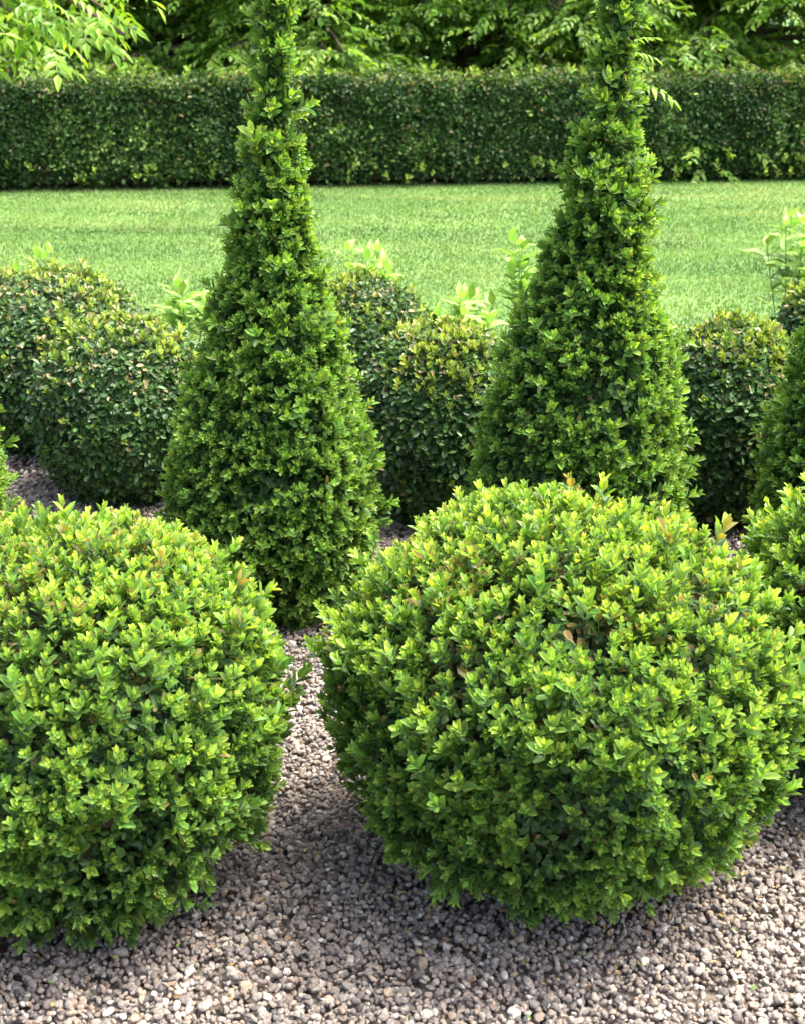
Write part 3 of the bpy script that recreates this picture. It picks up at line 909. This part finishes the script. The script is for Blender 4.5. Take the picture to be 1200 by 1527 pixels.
# ------------------------------------------------------------------ young leafy shrubs at the lawn edge
def shrub_leaf_mesh(k):
    r = rng
    P = []; T = []
    for side in (-1, 1):
        pass
    n = 7
    V, F = [], []
    L, W = .125, .052
    for i in range(n):
        t = i / (n - 1)
        wd = W * (math.sin(math.pi * t ** .75) * (1.15 - .55 * t)) * .5 if 0 < t < 1 else .0008
        y = L * t; z = -.02 * t * t + .004 * math.sin(t * 9 + k)
        V += [(-wd, y, z + wd * .35), (0, y, z), (wd, y, z + wd * .35)]
    for i in range(n - 1):
        for j in (0, 1):
            F.append((i * 3 + j, i * 3 + j + 1, i * 3 + j + 4, i * 3 + j + 3))
    return np_mesh('leaf', np.array(V), np.array(F), M_SHRUB, np.tile([.3 + .12 * k, .13 * k, 0], (len(V), 1)), smooth=True)


SL = [shrub_leaf_mesh(k) for k in range(5)]


def young_shrub(x, y, h, stems, label, seed, spread=.12):
    rr = random.Random(seed)
    root = thing('young_shrub', label, 'shrub', (x, y, 0), 'pale leafy shrubs along the lawn edge')
    for s in range(stems):
        a = rr.uniform(0, 6.28); sp = rr.uniform(0, spread); hh = h * rr.uniform(.72, 1)
        t = Tubes(); b = Vector((math.cos(a) * sp * .3, math.sin(a) * sp * .3, -.01)); e = Vector((math.cos(a) * sp, math.sin(a) * sp, hh - .05))
        t.add([b, b.lerp(e, .5), e], [.004, .003, .002], 5); t.obj('stem', M_SHRUB_STEM, root)
        for k in range(12):
            f = 1 - (k // 2) * .10
            c = b.lerp(e, f)
            o = bpy.data.objects.new('leaf', SL[rr.randrange(5)]); link(o, root)
            o.location = c; sc = rr.uniform(.7, 1.15) * (.8 if k < 2 else 1); o.scale = (sc,) * 3
            az = (k % 2) * math.pi + (k // 2) * 1.57 + rr.uniform(-.4, .4)
            o.rotation_euler = (rr.uniform(.25, .9) + (.35 if k < 2 else 0), rr.uniform(-.3, .3), az)


M_SHRUB_STEM = rough_mat('green_stem', (.10, .16, .04), (.16, .22, .06), 20)
young_shrub(-1.76, 6.7, .54, 5, 'pale leafy shrub behind the large dark bush at the left', 1)
young_shrub(-2.02, 6.45, .46, 6, 'low pale shrub at the left edge beside the lawn', 2)
young_shrub(-0.16, 6.75, .56, 7, 'pale leafy shrub just right of the left cone by the lawn', 3, .2)
young_shrub(0.58, 6.7, .56, 5, 'pale leafy shrub just left of the right cone by the lawn', 4)
young_shrub(1.86, 6.6, .72, 10, 'tallest pale leafy shrub, at the right edge beside the lawn', 5, .2)
young_shrub(0.22, 6.3, .40, 8, 'low pale shrub peeping over the bush between the cones', 6, .22)
young_shrub(-1.0, 6.4, .42, 6, 'low pale shrub peeping between the left bushes and left cone', 7, .18)

# ------------------------------------------------------------------ ash seedling behind the right cone
def seedling():
    root = thing('ash_seedling', 'slender self sown ash seedling poking out beside the right cone tip', 'seedling', (0.60, 3.90, 0))
    t = Tubes(); t.add([(0, 0, -.01), (-.02, 0, .8), (0, 0, 1.35), (-.015, 0, 1.66)], [.008, .006, .004, .002], 6); t.obj('stem', M_BARK, root)
    spots = [((0.01, -.02, 1.40), (1, -.1, -.15), .62), ((0.0, 0, 1.47), (.9, .3, .1), .45), ((-.02, 0, 1.42), (-1, -.2, -.2), .5), ((-.01, 0, 1.58), (.6, -.3, .5), .42),
             ((-.02, 0, 1.55), (-.7, -.2, .5), .4), ((-.015, 0, 1.64), (.1, 0, 1), .4), ((0, 0, 1.5), (.5, -.6, .3), .42), ((-.01, 0, 1.33), (-.9, -.3, -.1), .45)]
    P = np.array([s[0] for s in spots]); D = np.array([s[1] for s in spots], float)
    KIT_PINN.singles('compound_leaf', P, frames(D, None, np.tile([0, -.3, 1.0], (len(P), 1))), np.array([s[2] for s in spots]) * .72, root)


seedling()


# ------------------------------------------------------------------ leaf litter and clippings under the bushes
def litter():
    m = leaf_mat('dry_leaf', (.10, .06, .03), (.22, .14, .06), (.34, .26, .10), (.12, .2, .04), rough=.7, transl=.15)
    P, T = [], []
    spots = [BALLS_FRONT['right'], BALLS_FRONT['left'], BALLS_FRONT['edge'], (-.362, CONE_Y, 0, .24, 0), (.475, CONE_Y, 0, .26, 0)]
    for b in spots:
        for k in range(190):
            a = rng.uniform(0, 6.28); q = b[3] * abs(rng.normal(.75, .28))
            c = np.array([b[0] + math.cos(a) * q, b[1] + math.sin(a) * q, rng.uniform(.018, .024)])
            d = np.array([math.cos(a * 5.3), math.sin(a * 5.3), rng.normal(0, .25)])
            P += leaf(c, d, np.array([rng.normal(0, .3), rng.normal(0, .3), 1.0]), rng.uniform(.009, .019), rng.uniform(.006, .010), .3, rng.uniform(-.2, .3))
            T += [(rng.random(), rng.random(), 1.0 if rng.random() < .12 else 0)] * 6
    me = np_mesh('leaf_litter', np.array(P), leaf_faces(len(P) // 6), m, np.array(T))
    tag(link(bpy.data.objects.new('leaf_litter', me)), 'small dry brown leaves scattered on the gravel under the bushes', 'leaf litter', kind='stuff')


litter()
